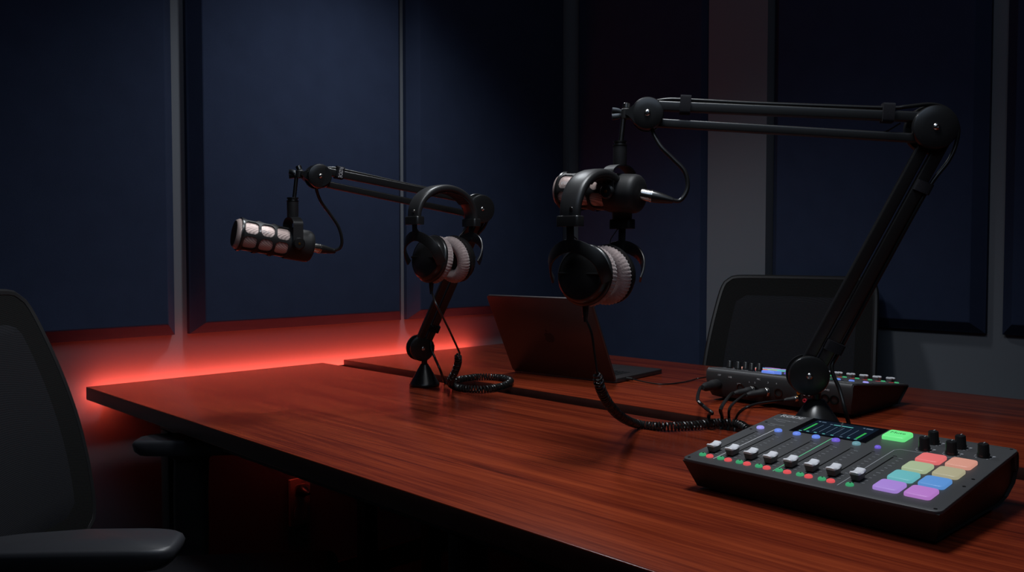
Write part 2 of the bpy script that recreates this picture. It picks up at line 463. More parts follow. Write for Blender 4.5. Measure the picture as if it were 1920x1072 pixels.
# ------------------------------------------------------------------ podcast mixer
TILT, ZF = .108, .0455
def mixer(label):
    t = thing('podcast_mixer', label, 'mixer', (0, 0, 0), 0, None)
    MP = Matrix.Translation((0, 0, ZF)) @ Matrix.Rotation(TILT, 4, 'X')
    W, D = .350, .275
    L = lambda u, v, up=0: MP @ Matrix.Translation((u/1000, v/1000, up))
    # casing: side profile (y, z) lofted across the width
    ct, st = cos(TILT), sin(TILT)
    def top(v, dz=0): return (v*ct, ZF+v*st+dz)
    prof = [top(.001, -.0035), (.006, ZF-.010), (.012, ZF-.022), (.019, .010), (.022, .004), (.24, .004), (.262, .010), (.272, .028), (.2735, .050), top(.2745, -.010), top(.2715, -.0045), top(.266, -.0035)]
    bm = new()
    xs = [(.010, .82), (.0035, .95), (.001, 1.), (W-.001, 1.), (W-.0035, .95), (W-.010, .82)]
    cy, cz = .137, .045
    rings = []
    for x, k in ((.006, 1), (.0015, 1), (W-.0015, 1), (W-.006, 1)):
        dx = .004 if x in (.006, W-.006) else 0
        rings.append([bm.verts.new((x, cy+(y-cy)*(1-dx*2), cz+(z-cz)*(1-dx*2))) for y, z in prof])
    n = len(prof)
    for a, b in zip(rings, rings[1:]):
        for k in range(n): bm.faces.new((a[k], a[(k+1) % n], b[(k+1) % n], b[k]))
    bm.faces.new(rings[0]); bm.faces.new(rings[-1])
    # narrow the foot of the case
    for v in bm.verts:
        k = max(0, min(1, (ZF-.006-v.co.z)/.04))
        v.co.x = W/2 + (v.co.x-W/2)*(1-.07*k)
    obj('case', bm, M['console_dark'], t, world=False, ang=30)
    # top plate, rolled over the rear edge
    bm = new()
    poly = [(x+W/2, y+D/2-.002) for x, y in rrect(W, D-.004, .010, 5)]
    prism(bm, poly, -.0042, 0, MP, .0012, .0012)
    obj('top_plate', bm, M['console'], t, world=False, ang=30)
    bm = new()
    sec = []
    y1, z1 = top(.268); 
    for k in range(9):
        a = radians(97-97*k/8); sec.append((y1-.002+.0085*cos(a)+.0, z1-.0085+.0085*sin(a)))
    sec += [(y1+.0055, z1-.030), (y1+.004, z1-.030), (y1-.004, z1-.012)]
    ra = [bm.verts.new((.004, a, b)) for a, b in sec]; rb = [bm.verts.new((W-.004, a, b)) for a, b in sec]
    n = len(sec)
    for k in range(n): bm.faces.new((ra[k], ra[(k+1) % n], rb[(k+1) % n], rb[k]))
    bm.faces.new(ra); bm.faces.new(rb)
    obj('rear_edge', bm, M['console'], t, world=False, ang=30)
    for x in (.03, W-.03):
        for y in (.04, .235):
            bm = new(); lathe(bm, [(.009, 0), (.009, .005)], Matrix.Translation((x, y, .0)), 16); obj('foot', bm, M['rubber'], t, world=False)
    # screws in the plate
    for u, v in ((8, 8), (342, 8), (8, 265), (342, 265), (8, 170), (342, 125), (8, 215), (342, 95)):
        bm = new(); lathe(bm, [(.0022, -.0003), (.0022, .0002), (.0008, .0004), (.0008, -.0002), (0, -.0002)], L(u, v), 12, False); obj('screw', bm, M['slot'], t, world=False)
    up = .0003
    # slots and prints
    bm = new(); sl = new()
    for i in range(8):
        u = 21.5+30*i if i < 7 else 232.5
        v0, v1 = (32, 158) if i < 7 else (32, 155)
        box(sl, (u/1000-.0009, v0/1000, 0), (u/1000+.0009, v1/1000, up), mtx=MP)
        box(sl, (u/1000-.002, v1/1000+.004, 0), (u/1000+.003, v1/1000+.0052, up), mtx=MP)
        for k in range(11):
            v = 153-k*11.2; ww = .0028 if k in (0, 3, 6, 10) else .0019
            uu_ = u/1000+.0105
            box(bm, (uu_-ww, v/1000-.0005, 0), (uu_+ww, v/1000+.0005, up), mtx=MP)
        obj('fader_slot', sl, M['slot'], t, world=False, sm=False); sl = new()
        obj('scale_marking', bm, M['greymark'], t, world=False, sm=False); bm = new()
    def line(pts, wd, m_):
        bm = new()
        for (ua, va), (ub, vb) in zip(pts, pts[1:]):
            a = Vector((ua, va, 0))/1000; b = Vector((ub, vb, 0))/1000; d_ = (b-a).normalized(); s_ = Vector((-d_.y, d_.x, 0))*wd/2
            vs = [bm.verts.new(MP @ (p+Vector((0, 0, up)))) for p in (a-s_, b-s_, b+s_, a+s_)]
            bm.faces.new(vs)
        obj('printed_line', bm, m_, t, world=False, sm=False)
    line([(40, 20), (40, 187)], .0013, M['mark'])
    line([(132, 20), (130, 190)], .0013, GL['line_green'])
    line([(222, 17), (222, 183), (228, 190), (313, 190), (315, 187)], .0013, M['greymark'])
    # logo and small print
    bm = text_bm('RØDE', .0175, L(29, 259, up), xscale=.85)
    bmesh.ops.translate(bm, verts=bm.verts, vec=(0, 0, 0))
    for dx in (.0004, -.0004):
        b2 = text_bm('RØDE', .0175, L(29+dx*1000, 259, up), xscale=.85); merge(bm, b2)
    obj('logo', bm, M['mark'], t, world=False, sm=False)
    bm = text_bm('RØDECaster Pro', .0058, L(30, 236, up))
    for tx, sz, u, v in (('Podcast', .0052, 26, 228), ('Production', .0055, 30, 210), ('Studio', .0050, 24, 203)):
        merge(bm, text_bm(tx, sz, L(u, v, up)))
    obj('small_print', bm, M['greymark'], t, world=False, sm=False)
    # display
    bm = new(); prism(bm, [(.060, .192), (.178, .192), (.178, .269), (.060, .269)], .0, .0008, MP); obj('display', bm, M['bezel'], t, world=False, sm=False)
    scr = t.children[-1] if False else [o for o in t.children if o.name.startswith('display')][-1]
    bm = new(); prism(bm, [(.071, .196), (.167, .196), (.167, .262), (.071, .262)], .0008, .001, MP); obj('display_picture', bm, M['screen'], scr, world=False, sm=False)
    def rects(name, lst, m_):
        for u0, v0, u1, v1 in lst:
            bm = new(); box(bm, (u0/1000, v0/1000, .001), (u1/1000, v1/1000, .00115), mtx=MP)
            obj(name, bm, m_, scr, world=False, sm=False)
    rects('level_bar', [(77, 203, 80, 244), (158, 203, 161, 234)], GL['scr_green'])
    rects('display_text', [(103, 248, 114, 251), (116, 248, 133, 251), (73, 197, 77, 200), (84, 199, 88, 202), (96, 199, 100, 202), (109, 199, 113, 202), (122, 199, 126, 202), (147, 199, 151, 202), (158, 198, 162, 200.5)], GL['scr_teal'])
    rects('display_icon', [(76, 254, 79, 257), (81, 254, 88, 256), (97, 249, 101, 251), (146, 254, 149, 256.5), (151, 253, 161, 256), (136, 199, 140, 201)] + [(90+i*11, 206, 90.4+i*11, 242) for i in range(6)], GL['scr_grey'])
    # round channel buttons
    names = ['lilac', 'bluebtn', 'bluebtn', 'bluebtn', 'purple', 'teal2', 'purple']
    for i, k in enumerate(names):
        r = .0058 if i < 6 else .0042
        bm = new(); lathe(bm, [(r, 0), (r, .002), (r-.0012, .0032), (0, .0034)], L(17.8+30.4*i, 181.3), 24)
        obj('channel_button', bm, GL[k], t, world=False)
    for i in range(8):
        u = 18.6+30*i*.9945 if i < 7 else 233.9
        bm = new(); lathe(bm, [(.0050, 0), (.0050, .0016), (.004, .0028), (0, .003)], L(u, 25.6), 20)
        b = obj('green_button', bm, GL['gbtn'], t, world=False)
        bm = new(); lathe(bm, [(.0013, 0), (.0013, .0003)], L(u, 27.0, .0029), 10); obj('symbol', bm, M['slot'], b, world=False)
        if i < 7:
            bm = new(); lathe(bm, [(.0052, 0), (.0052, .0016), (.0042, .0028), (0, .003)], L(31+30*i*.993, 24.8), 20)
            obj('red_button', bm, GL['rbtn'], t, world=False)
    # faders: dark flared cap with a dished white saddle on top
    for i in range(8):
        u = 22+29.95*i if i < 7 else 233
        v = 50
        k = thing_part('fader', t)
        bm = new()
        A = rrect(.0135, .0215, .003, 3); B = rrect(.0120, .020, .003, 3)
        rings = [[bm.verts.new(L(u, v, z) @ Vector((x*s, y*s, 0))) for x, y in A] for z, s in ((.0016, .84), (.004, .87), (.0090, 1.0))]
        n = len(A)
        for a, b in zip(rings, rings[1:]):
            for q in range(n): bm.faces.new((a[q], a[(q+1) % n], b[(q+1) % n], b[q]))
        bm.faces.new(rings[0]); bm.faces.new(rings[-1])
        obj('fader_body', bm, M['cap_side'], k, world=False)
        bm = new()
        gx, gy = 8, 14; grid = []
        for a in range(gx+1):
            row = []
            for b in range(gy+1):
                fx, fy = a/gx*2-1, b/gy*2-1
                x = fx*.0068*(1-.10*abs(fy)**6); y = fy*.0106*(1-.06*abs(fx)**6)
                z = .0112 + .0024*abs(fy)**2 - .0006*fx*fx - (.0016 if abs(fy) == 1 or abs(fx) == 1 else 0)
                row.append(bm.verts.new(L(u, v, z) @ Vector((x, y, 0))))
            grid.append(row)
        for a in range(gx):
            for b in range(gy): bm.faces.new((grid[a][b], grid[a+1][b], grid[a+1][b+1], grid[a][b+1]))
        rim = [grid[a][0] for a in range(gx+1)] + [grid[gx][b] for b in range(1, gy+1)] + [grid[a][gy] for a in range(gx-1, -1, -1)] + [grid[0][b] for b in range(gy-1, 0, -1)]
        lowr = [bm.verts.new(L(u, v, .0088) @ ((L(u, v, 0).inverted() @ v_.co).to_2d().to_3d()*.97)) for v_ in rim]
        n = len(rim)
        for q in range(n): bm.faces.new((rim[q], rim[(q+1) % n], lowr[(q+1) % n], lowr[q]))
        bm.faces.new(lowr)
        obj('fader_cap', bm, M['cap_white'], k, world=False, ang=60)
    # eight coloured pads, two columns
    pads = [('red', 276, 168), ('orange', 313, 169), ('green2', 275.5, 127), ('yellow', 313, 127), ('teal', 275, 85.5), ('blue', 312.5, 85), ('violet', 275, 44.2), ('pink', 312.5, 44)]
    for nme, u, v in pads:
        bm = new(); prism(bm, rrect(.031, .033, .005, 3), 0, .0044, L(u, v), .0016, .0016)
        obj('sound_pad', bm, GL[nme], t, world=False, ang=60)
    bm = new(); prism(bm, rrect(.033, .034, .004, 3), 0, .0060, L(203, 239), .0022, .0022)
    b = obj('mute_button', bm, GL['mute'], t, world=False, ang=60)
    bm = text_bm('Mute', .0105, L(203, 242, .0062)); obj('button_text', bm, M['slot'], b, world=False, sm=False)
    # five volume knobs
    for u, v in ((253.5, 205), (253, 238), (288, 206), (288.5, 237), (324, 216)):
        k = thing_part('volume_knob', t)
        bm = new(); lathe(bm, [(.0078, .0005), (.0078, .004), (.0070, .0055), (.0066, .0165), (.0058, .0178), (0, .018)], L(u, v), 28); obj('knob_cap', bm, M['satinblack'], k, world=False)
        bm = new(); box(bm, (-.0006, .001, .018), (.0006, .006, .0184), mtx=L(u, v)); obj('pointer', bm, M['greymark'], k, world=False, sm=False)
        bm = new()
        for a_ in range(-140, 141, 28):
            a = radians(a_); box(bm, (-.0010, .0098, .0), (.0010, .0112, .0003), mtx=L(u, v) @ Matrix.Rotation(a, 4, 'Z'))
        lathe(bm, [(.0022, 0), (.0022, .0003)], L(u+.0, v) @ Matrix.Translation((.0105, .006, 0)), 14)
        obj('dial_marking', bm, M['greymark'], k, world=False, sm=False)
    # sockets along the rear face
    yb = .2735
    def rear(x, z): return Matrix.Translation((x, yb+.0005, z)) @ frame((0, 1, 0), (-1, 0, 0))
    for x in (.262, .245, .228, .209):
        pass
    for x, z, kind in ((.118, .042, 'gold'), (.104, .043, 'white'), (.094, .043, 'white'), (.104, .028, 'red'), (.094, .028, 'red')):
        bm = new(); lathe(bm, [(.0042, -.002), (.0042, .002), (.0026, .002), (.0022, -.001), (0, -.001)], rear(x, z), 18, False)
        obj('jack_socket', bm, M['gold'] if kind == 'gold' else M['mark'] if kind == 'white' else M['redring'], t, world=False)
    for x in (.315, .258, .225, .195, .165, .04, .06):
        bm = new(); lathe(bm, [(.0095, -.003), (.0095, .0012), (.0075, .0012), (.0072, -.002), (0, -.002)], rear(x, .037), 22, False)
        obj('socket_ring', bm, M['darksteel'] if x > .1 else M['slot'], t, world=False)
    bm = text_bm('12V', .0055, rear(.313, .060))
    for tx, x, z in (('USB', .285, .058), ('MIC', .213, .061), ('1', .236, .052), ('2', .222, .052), ('3', .190, .056), ('4', .170, .056), ('USB', .262, .045), ('LINE', .112, .056), ('OUT', .100, .050), ('PHONES', .06, .056)):
        merge(bm, text_bm(tx, .0052, rear(x, z)))
    obj('rear_print', bm, M['mark'], t, world=False, sm=False)
    return t
def thing_part(name, parent):
    o = bpy.data.objects.new(name, None); COL.objects.link(o); o.parent = parent; o.empty_display_size = .01
    return o
mx1 = mixer('charcoal podcast mixer with glowing pads and faders on the near table corner')
mx1.location = (1.0059, .6813, TZ); mx1.rotation_euler.z = -1.6004
mx2 = copy_tree(mx1)
mx2['label'] = 'second podcast mixer seen from its rear sockets, on the far table before the chair'
mx1['group'] = mx2['group'] = 'podcast mixers on the tables'
for ch in mx2.children:
    if ch.name.startswith('mute_button'):
        ch.data = ch.data.copy(); ch.data.materials[0] = GL['bluebtn']; ch['label'] = 'blue glowing button'
mx2.location = (1.945, .716, TZ); mx2.rotation_euler.z = pi-1.6004

# ------------------------------------------------------------------ boom arms
def boom_arm(label, B, T, E, tip, post, rodt, rodb, nrm, cone, straps, sc=1.0, write=False):
    """B lower joint, T elbow, E end joint (points); nrm faces the viewer; tip: clamp of the end joint"""
    base = Vector((B.x, B.y, TZ))
    if cone.get('shift'): base += cone['shift']
    t = thing('boom_arm', label, 'microphone arm', base)
    n = Vector(nrm).normalized()
    q0 = (B.z-TZ)
    # base cone
    zc = q0-.041*sc
    bm = new(); lathe(bm, cone['prof'](zc), Matrix.Translation(base), 44); obj('base', bm, M['satinblack'], t)
    bm = new(); cyl(bm, base+Vector((0, 0, zc-.004)), Vector((base.x, base.y, B.z-.015*sc)), .0075*sc); obj('swivel_post', bm, M['tube'], t)
    # joints
    def disc(name, c, r, rim, teard=None):
        j = thing_part(name, t)
        bm = new()
        for s in (1, -1):
            f = Matrix.Translation(c+n*(.0105*s)) @ frame(n*s)
            if teard is not None:
                pass
            lathe(bm, [(r*.6, 0), (r, 0), (r, .0055), (r-.0012, .0078), (r-.004, .0088), (r*.5, .0098), (0, .0102)], f, 48)
        if rim:
            lathe(bm, [(r+.003, 0), (r+.0045, .002), (r+.0045, .008), (r+.003, .010), (r*.5, .010)], Matrix.Translation(c-n*.019) @ frame(n), 48)
        lathe(bm, [(r*.55, 0), (r*.55, .021)], Matrix.Translation(c-n*.0105) @ frame(n), 24)
        if teard is not None:
            d_ = (teard-c); Ld = d_.length; d_.normalize(); sd = n.cross(d_)
            poly = []
            al = math.asin((r-.006)/Ld*.95)
            a_lim = pi/2-al
            for k in range(13):
                a = a_lim*1 + (2*pi-2*a_lim)*k/12
                poly.append((cos(a)*r*.97, sin(a)*r*.97))
            poly += [(Ld-.004, -.0055), (Ld+.001, -.0035), (Ld+.001, .0035), (Ld-.004, .0055)]
            fm = Matrix((d_, sd, n)).transposed().to_4x4()
            prism(bm, poly, -.0155, .0155, Matrix.Translation(c) @ fm)
        obj('cover', bm, M['satinblack'], j)
        bm = new(); lathe(bm, [(.0052, -.001), (.0052, .0008), (.0040, .0022), (.002, .0026), (.0018, .0012), (0, .0012)], Matrix.Translation(c+n*.0205) @ frame(n), 20); obj('screw', bm, M['steel'], j)
    disc('lower_joint', B, .0325*sc, False)
    disc('elbow_joint', T, .0335*sc, True)
    disc('end_joint', E, .0262*sc, False, tip)
    # tubes
    def pair(p, q, offs_p, offs_q, w_, h_, right=False):
        d_ = (q-p).normalized(); up = n.cross(d_).normalized()
        if (up.dot(RR) < 0) if right else (up.z < 0): up = -up
        for (a, b, hh) in ((offs_p[0], offs_q[0], h_[0]), (offs_p[1], offs_q[1], h_[1])):
            bm = new(); bar(bm, p+up*a, q+up*b, w_, hh, up, .0028); obj('arm_tube', bm, M['tube'], t)
        return up
    up1 = pair(E, T, (.0145*sc, -.0125*sc), (.0165*sc, -.0165*sc), .0125, (.0165*sc, .0145*sc))
    # lower pair lies close together
    sh = cone.get('lean', .005)
    pair(B, T, (.0115*sc, -.0110*sc), ((.0115+sh)*sc, (-.0110+sh)*sc), .0125, (.0195*sc, .0185*sc), True)
    # microphone clamp at the tip
    j = thing_part('microphone_clamp', t)
    bm = new(); cyl(bm, rodt, rodb, .0043*sc, seg=16); obj('clamp_rod', bm, M['darksteel'], j)
    bm = new(); cyl(bm, tip-Vector((0, 0, .009)), tip+Vector((0, 0, .008)), .0085*sc, seg=20, bev=.0015)
    bar(bm, tip, (tip+E)/2, .010, .012, Vector((0, 0, 1)))
    obj('clamp_block', bm, M['matteblack'], j)
    bm = new(); cyl(bm, tip+Vector((0, 0, .008)), post, .0062*sc, seg=18, bev=.001); obj('clamp_nut', bm, M['darksteel'], j)
    bm = new(); wv = (tip-E); wv.z = 0; wv.normalize(); cN = tip + wv*.008
    for s in (1, -1):
        pts = [cN, cN+wv*.006+Vector((0, 0, .004*s)), cN+wv*.015+Vector((0, 0, .009*s*.6))]
        sweep(bm, catmull(pts, 4), rrect(.004, .010, .0015, 2), [n]*9)
    obj('wing_nut', bm, M['darksteel'], j)
    # hook straps
    for (a, b, f, up, hh, off) in straps:
        c = a.lerp(b, f); d_ = (b-a).normalized()
        u_ = n.cross(d_).normalized()
        if u_.z < 0: u_ = -u_
        if up == 0 and u_.dot(RR) < 0: u_ = -u_
        bm = new()
        for sgn in (1,):
            c2 = c+u_*off
            ringo = rrect(hh, .021, .004, 3)
            sweep(bm, [c2-d_*.0085, c2+d_*.0085], ringo, [u_, u_])
        s_ = obj('strap', bm, M['velcro'], t)
        if write and f < .2:
            # white letters round the strap
            fm = Matrix((u_*-1, d_*1, n)).transposed().to_4x4()
            fm = Matrix.Translation(c2+n*.0108) @ Matrix((-u_, -d_ if False else d_, -u_.cross(d_)*-1)).transposed().to_4x4()
            xa = -u_; za = n; ya = za.cross(xa)
            fm = Matrix.Translation(c2+n*.0108) @ Matrix((xa, ya, za)).transposed().to_4x4()
            bt = text_bm('RØDE', .0125, fm, xscale=.72)
            obj('strap_lettering', bt, M['mark'], s_, sm=False)
    return t, up1

dE2, dT2, dB2 = 1.380, 1.31, 1.40
B2, T2, E2 = P(dB2, 1514, 702), P(dT2, 1748, 241), P(dE2, 1214, 215)
v_ = (E2-T2); n2 = Vector((v_.y, -v_.x, 0)); n2 = n2 if n2.dot(FW) < 0 else -n2; n2.normalize()
cone2 = dict(prof=lambda zc: [(.048, 0), (.048, .010), (.044, .014), (.043, .045), (.041, .052), (.0135, zc-.001), (.011, zc), (.009, zc)], shift=Vector((.012, -.010, 0)), lean=.012)
tip2 = P(dE2, 1174, 213)
up2 = n2.cross((E2-T2).normalized()); up2 = up2 if up2.z > 0 else -up2
arm2, _ = boom_arm('large near boom arm rising from behind the front mixer, holding the right microphone', B2, T2, E2, tip2, P(dE2, 1175, 194), P(dE2, 1169, 222), P(dE2, 1164, 268), n2, cone2,
         [(E2, T2, .135, 1, .030, .0185), (E2, T2, .845, 1, .030, .0205), (T2, B2, .20, 0, .026, .0265), (T2, B2, .86, 0, .030, .0175)])
bm = new(); tube(bm, catmull([P(dT2+.012, 1638, 250), P(dT2+.010, 1662, 246), P(dT2+.008, 1688, 231)], 6), .0012, 6); obj('spring_wire', bm, M['darksteel'], arm2)
dE1, dT1, dB1 = 1.83, 2.02, 2.15
B1, T1, E1 = P(dB1, 788, 652), P(dT1, 898, 392), P(dE1, 596, 331)
v_ = (E1-T1); n1 = Vector((v_.y, -v_.x, 0)); n1 = n1 if n1.dot(FW) < 0 else -n1; n1.normalize()
cone1 = dict(prof=lambda zc: [(.037, 0), (.0385, .002), (.0385, .006), (.036, .009), (.010, zc-.001), (.009, zc)], shift=Vector((.010, -.004, 0)))
tip1 = P(dE1, 562, 326)
arm1, _ = boom_arm('smaller far boom arm beside the table gap, holding the left microphone', B1, T1, E1, tip1, P(dE1, 559, 311), P(dE1, 556, 330), P(dE1, 551, 378), n1, cone1,
         [(E1, T1, .115, 1, .027, .0175), (T1, B1, .84, 0, .026, .014)], write=True)
arm1['group'] = arm2['group'] = 'boom arms clamped on the near table'

# ------------------------------------------------------------------ microphones
def microphone(label, pivot, fwd, top, sc, loc=None):
    """pivot: centre of the body between the yoke knobs; fwd: towards the grille; top: where the sleeve starts"""
    fwd = fwd.normalized()
    side = fwd.cross(Vector((0, 0, 1))).normalized(); upb = side.cross(fwd)
    t = thing('microphone', label, 'microphone', pivot)
    A = Matrix.Translation(pivot) @ Matrix((side, upb, fwd)).transposed().to_4x4() @ Matrix.Diagonal((sc, sc, sc, 1)) @ Matrix.Translation((0, 0, .035))
    # local z: from -.075 (rear) to .078 (front)
    bm = new(); lathe(bm, [(.0, -.074), (.014, -.074), (.0165, -.0735), (.022, -.0728), (.0275, -.0705), (.0305, -.0665), (.0315, -.0610), (.0315, -.022), (.0305, -.020), (.028, -.020)], A, 56); obj('housing', bm, M['matteblack'], t)
    bm = new(); lathe(bm, [(.0292, -.022), (.0292, .068), (.0285, .070)], A, 56, False); obj('grille', bm, M['copper'], t)
    bm = new(); lathe(bm, [(.0300, .066), (.0298, .070), (.0288, .0745), (.0262, .0785), (.0245, .0795), (.0243, .0795)], A, 56, False); obj('front_rim_mesh', bm, M['copper'], t)
    bm = new(); lathe(bm, [(.0245, .0797), (.020, .0800), (.010, .0805), (0, .0806)], A, 56, False); obj('front_cloth', bm, M['foam'], t)
    # cage: shell with three rows of oval windows in six columns
    bm = new()
    na, nz = 144, 76
    z0, z1 = -.022, .068
    def hole(a, z):
        col = (a/(2*pi)*6) % 1.0
        da = (col-.5)/.42
        zz = (z-z0)/(z1-z0)*3
        row = zz % 1.0
        if zz < 0 or zz >= 3: return False
        dz = (row-.5)/.425
        return abs(da)**3.2+abs(dz)**3.2 < 1
    for ri, rad in enumerate((.0316, .0296)):
        g = [[bm.verts.new(A @ Vector((rad*cos(2*pi*i/na), rad*sin(2*pi*i/na), z0+(z1-z0)*k/nz))) for i in range(na)] for k in range(nz+1)]
        for k in range(nz):
            for i in range(na):
                if not hole((i+.5)/na*2*pi, z0+(z1-z0)*(k+.5)/nz):
                    bm.faces.new((g[k][i], g[k][(i+1) % na], g[k+1][(i+1) % na], g[k+1][i]))
    loose = [v for v in bm.verts if not v.link_faces]
    bmesh.ops.delete(bm, geom=loose, context='VERTS')
    obj('cage', bm, M['matteblack'], t)
    bm = new(); lathe(bm, [(.0296, .0665), (.0322, .0668), (.0326, .069), (.0322, .0712), (.0300, .0715)], A, 56, False); obj('front_ring', bm, M['satinblack'], t)
    bm = text_bm('RØDE', .0072, A @ Matrix.Translation((.0319, 0, .050)) @ frame((1, 0, 0), (0, 0, -1))) if loc is None else text_bm('RØDE', .0075, A @ loc)
    obj('lettering', bm, M['mark'], t, sm=False)
    # yoke, knobs, sleeve
    hs = .0375*sc; vup = Vector((0, 0, 1)); hf = Vector((fwd.x, fwd.y, 0)).normalized(); sdh = Vector((side.x, side.y, 0)).normalized()
    ztop = top.z - pivot.z - .002
    pts = []
    for k in range(25):
        a = pi*k/24
        pts.append(pivot + sdh*(hs*max(-1, min(1, cos(a)*1.12))) + vup*(ztop-.024*sc + .024*sc*sin(a)**.8))
    pts = [pivot + sdh*hs - vup*.006] + pts + [pivot - sdh*hs - vup*.006]
    bm = new(); 
    rings = []
    c0 = pivot+vup*.015
    for i, p in enumerate(pts):
        tt = (pts[min(i+1, len(pts)-1)]-pts[max(i-1, 0)]).normalized(); nn_ = tt.cross(hf).normalized()
        rings.append([bm.verts.new(p+hf*(a*sc)+nn_*b) for a, b in ((.0095, .0012), (-.0095, .0012), (-.0095, -.0012), (.0095, -.0012))])
    for a, b in zip(rings, rings[1:]):
        for k in range(4): bm.faces.new((a[k], a[(k+1) % 4], b[(k+1) % 4], b[k]))
    bm.faces.new(rings[0]); bm.faces.new(rings[-1])
    obj('yoke', bm, M['matteblack'], t, ang=35)
    for s in (1, -1):
        k = thing_part('pivot_knob', t)
        bm = new(); lathe(bm, [(.0075*sc, -.006), (.011*sc, 0), (.0118*sc, .002), (.0118*sc, .006), (.0095*sc, .0085), (0, .009)], Matrix.Translation(pivot+sdh*s*hs) @ frame(sdh*s), 28); obj('knob', bm, M['blackplastic'], k)
        bm = new(); lathe(bm, [(.0028, 0), (.0025, .001), (0, .001)], Matrix.Translation(pivot+sdh*s*(hs+.0085)) @ frame(sdh*s), 14); obj('knob_bolt', bm, M['gold'], k)
    bm = new(); base = Vector((pivot.x, pivot.y, top.z)); hgt = .036*sc
    lathe(bm, [(.0105*sc, -.003), (.0110*sc, 0), (.0112*sc, hgt*.78), (.0098*sc, hgt*.82)], Matrix.Translation(base), 30); obj('mount_sleeve', bm, M['matteblack'], t)
    bm = new(); lathe(bm, [(.0105*sc, hgt*.80), (.0118*sc, hgt*.82), (.0118*sc, hgt*.87), (.0098*sc, hgt*.89), (.0098*sc, hgt*.95), (.0112*sc, hgt*.97), (.0112*sc, hgt*1.03), (.006*sc, hgt*1.05)], Matrix.Translation(base), 30); obj('mount_collar', bm, M['darksteel'], t)
    return t, A
VH = Vector((FW.x, FW.y, 0)).normalized()
def aim(alpha, slope):
    return -RR*cos(radians(alpha)) - VH*sin(radians(alpha)) + Vector((0, 0, slope*cos(radians(alpha))))
piv1 = P(dE1, 549.5, 457); top1 = P(dE1, 549.5, 406)
f1 = aim(30, .20)
mic1, A1 = microphone('left broadcast microphone with copper grille turned towards the viewer', piv1, f1, top1, 1.10,
                      Matrix.Rotation(radians(158), 4, 'Z') @ Matrix.Translation((.0319, 0, .030)) @ frame((1, 0, 0), (0, 0, -1)))
piv2 = P(dE2+.005, 1162, 362); top2 = P(dE2+.005, 1164, 308)
f2 = aim(-36, .10)
mic2, A2 = microphone('right broadcast microphone behind the hanging headband, grille turned away left', piv2, f2, top2, 1.01,
                      Matrix.Rotation(radians(158), 4, 'Z') @ Matrix.Translation((.0319, 0, .050)) @ frame((1, 0, 0), (0, 0, -1)))
mic1['group'] = mic2['group'] = 'broadcast microphones on the boom arms'

# microphone cables: plug, boot, loop into the end joint, along the arm and down
def mic_cable(label, A, sc, boot_px, loop, along, rad=.0035):
    s0 = A @ Vector((0, 0, -.0735)); d0 = (A.to_3x3() @ Vector((0, 0, -1))).normalized()
    t = thing('microphone_cable', label, 'cable', s0)
    e1 = boot_px[0]; d1 = (e1-s0).normalized()
    bm = new(); lathe(bm, [(.0088*sc, 0), (.0092*sc, .002), (.0092*sc, .0155), (.0098*sc, .016), (.0098*sc, .0185), (.0088*sc, .019)], Matrix.Translation(s0) @ frame(d1), 30); obj('plug_barrel', bm, M['steel'], t)
    L = (e1-s0).length
    bm = new(); lathe(bm, [(.0090*sc, .019), (.0092*sc, .021), (.0078*sc, .034), (.0055*sc, L-.006), (.0042*sc, L)], Matrix.Translation(s0) @ frame(d1), 26); obj('plug_boot', bm, M['rubber'], t)
    bm = new(); tube(bm, catmull([s0+d1*(L-.004)]+loop, 8), rad, 10); obj('cable_loop', bm, M['rubber'], t)
    for k, pth in enumerate(along):
        bm = new(); tube(bm, catmull(pth, 8), rad*.92, 10); obj('cable_run', bm, M['rubber'], t)
    return t
u2t = up2*.0275
e2o = n2*.0
c2a = E2+up2*.012+n2*-.002; 
def along_pt(a, b, f, up, off): return a.lerp(b, f)+up*off
up1 = n1.cross((E1-T1).normalized()); up1 = up1 if up1.z > 0 else -up1
lo2 = n2.cross((B2-T2).normalized()); lo2 = -lo2 if lo2.dot(RR) < 0 else lo2
lo1 = n1.cross((B1-T1).normalized()); lo1 = -lo1 if lo1.dot(RR) < 0 else lo1
t2d = (B2-T2).normalized()
path2 = [E2+up2*.020-n2*.004, along_pt(E2, T2, .06, up2, .0255), along_pt(E2, T2, .135, up2, .0268), along_pt(E2, T2, .35, up2, .0262), along_pt(E2, T2, .6, up2, .0270), along_pt(E2, T2, .845, up2, .0285),
         P(dT2+.005, 1700, 200), P(dT2+.005, 1748, 196), P(dT2+.008, 1780, 208), P(dT2+.008, 1796, 236), P(dT2+.01, 1793, 268), P(dT2+.01, 1778, 302), along_pt(T2, B2, .20, lo2, .0355),
         along_pt(T2, B2, .5, lo2, .0315), along_pt(T2, B2, .86, lo2, .0285), P(1.385, 1560, 690), P(1.375, 1574, 730), P(1.36, 1585, 770), P(1.375, 1598, 815), onz(1612, 846, .004)]
dm = dE2
mc2 = mic_cable('black cable looping from the right microphone into the large boom arm', A2, 1.05, [P(dm-.03, 1262, 376)],
          [P(dm-.028, 1276, 375), P(dm-.026, 1289, 352), P(dm-.024, 1284, 322), P(dm-.02, 1262, 298), P(dm-.016, 1240, 276), P(dm-.008, 1227, 254), P(dm, 1221, 240)], [path2])
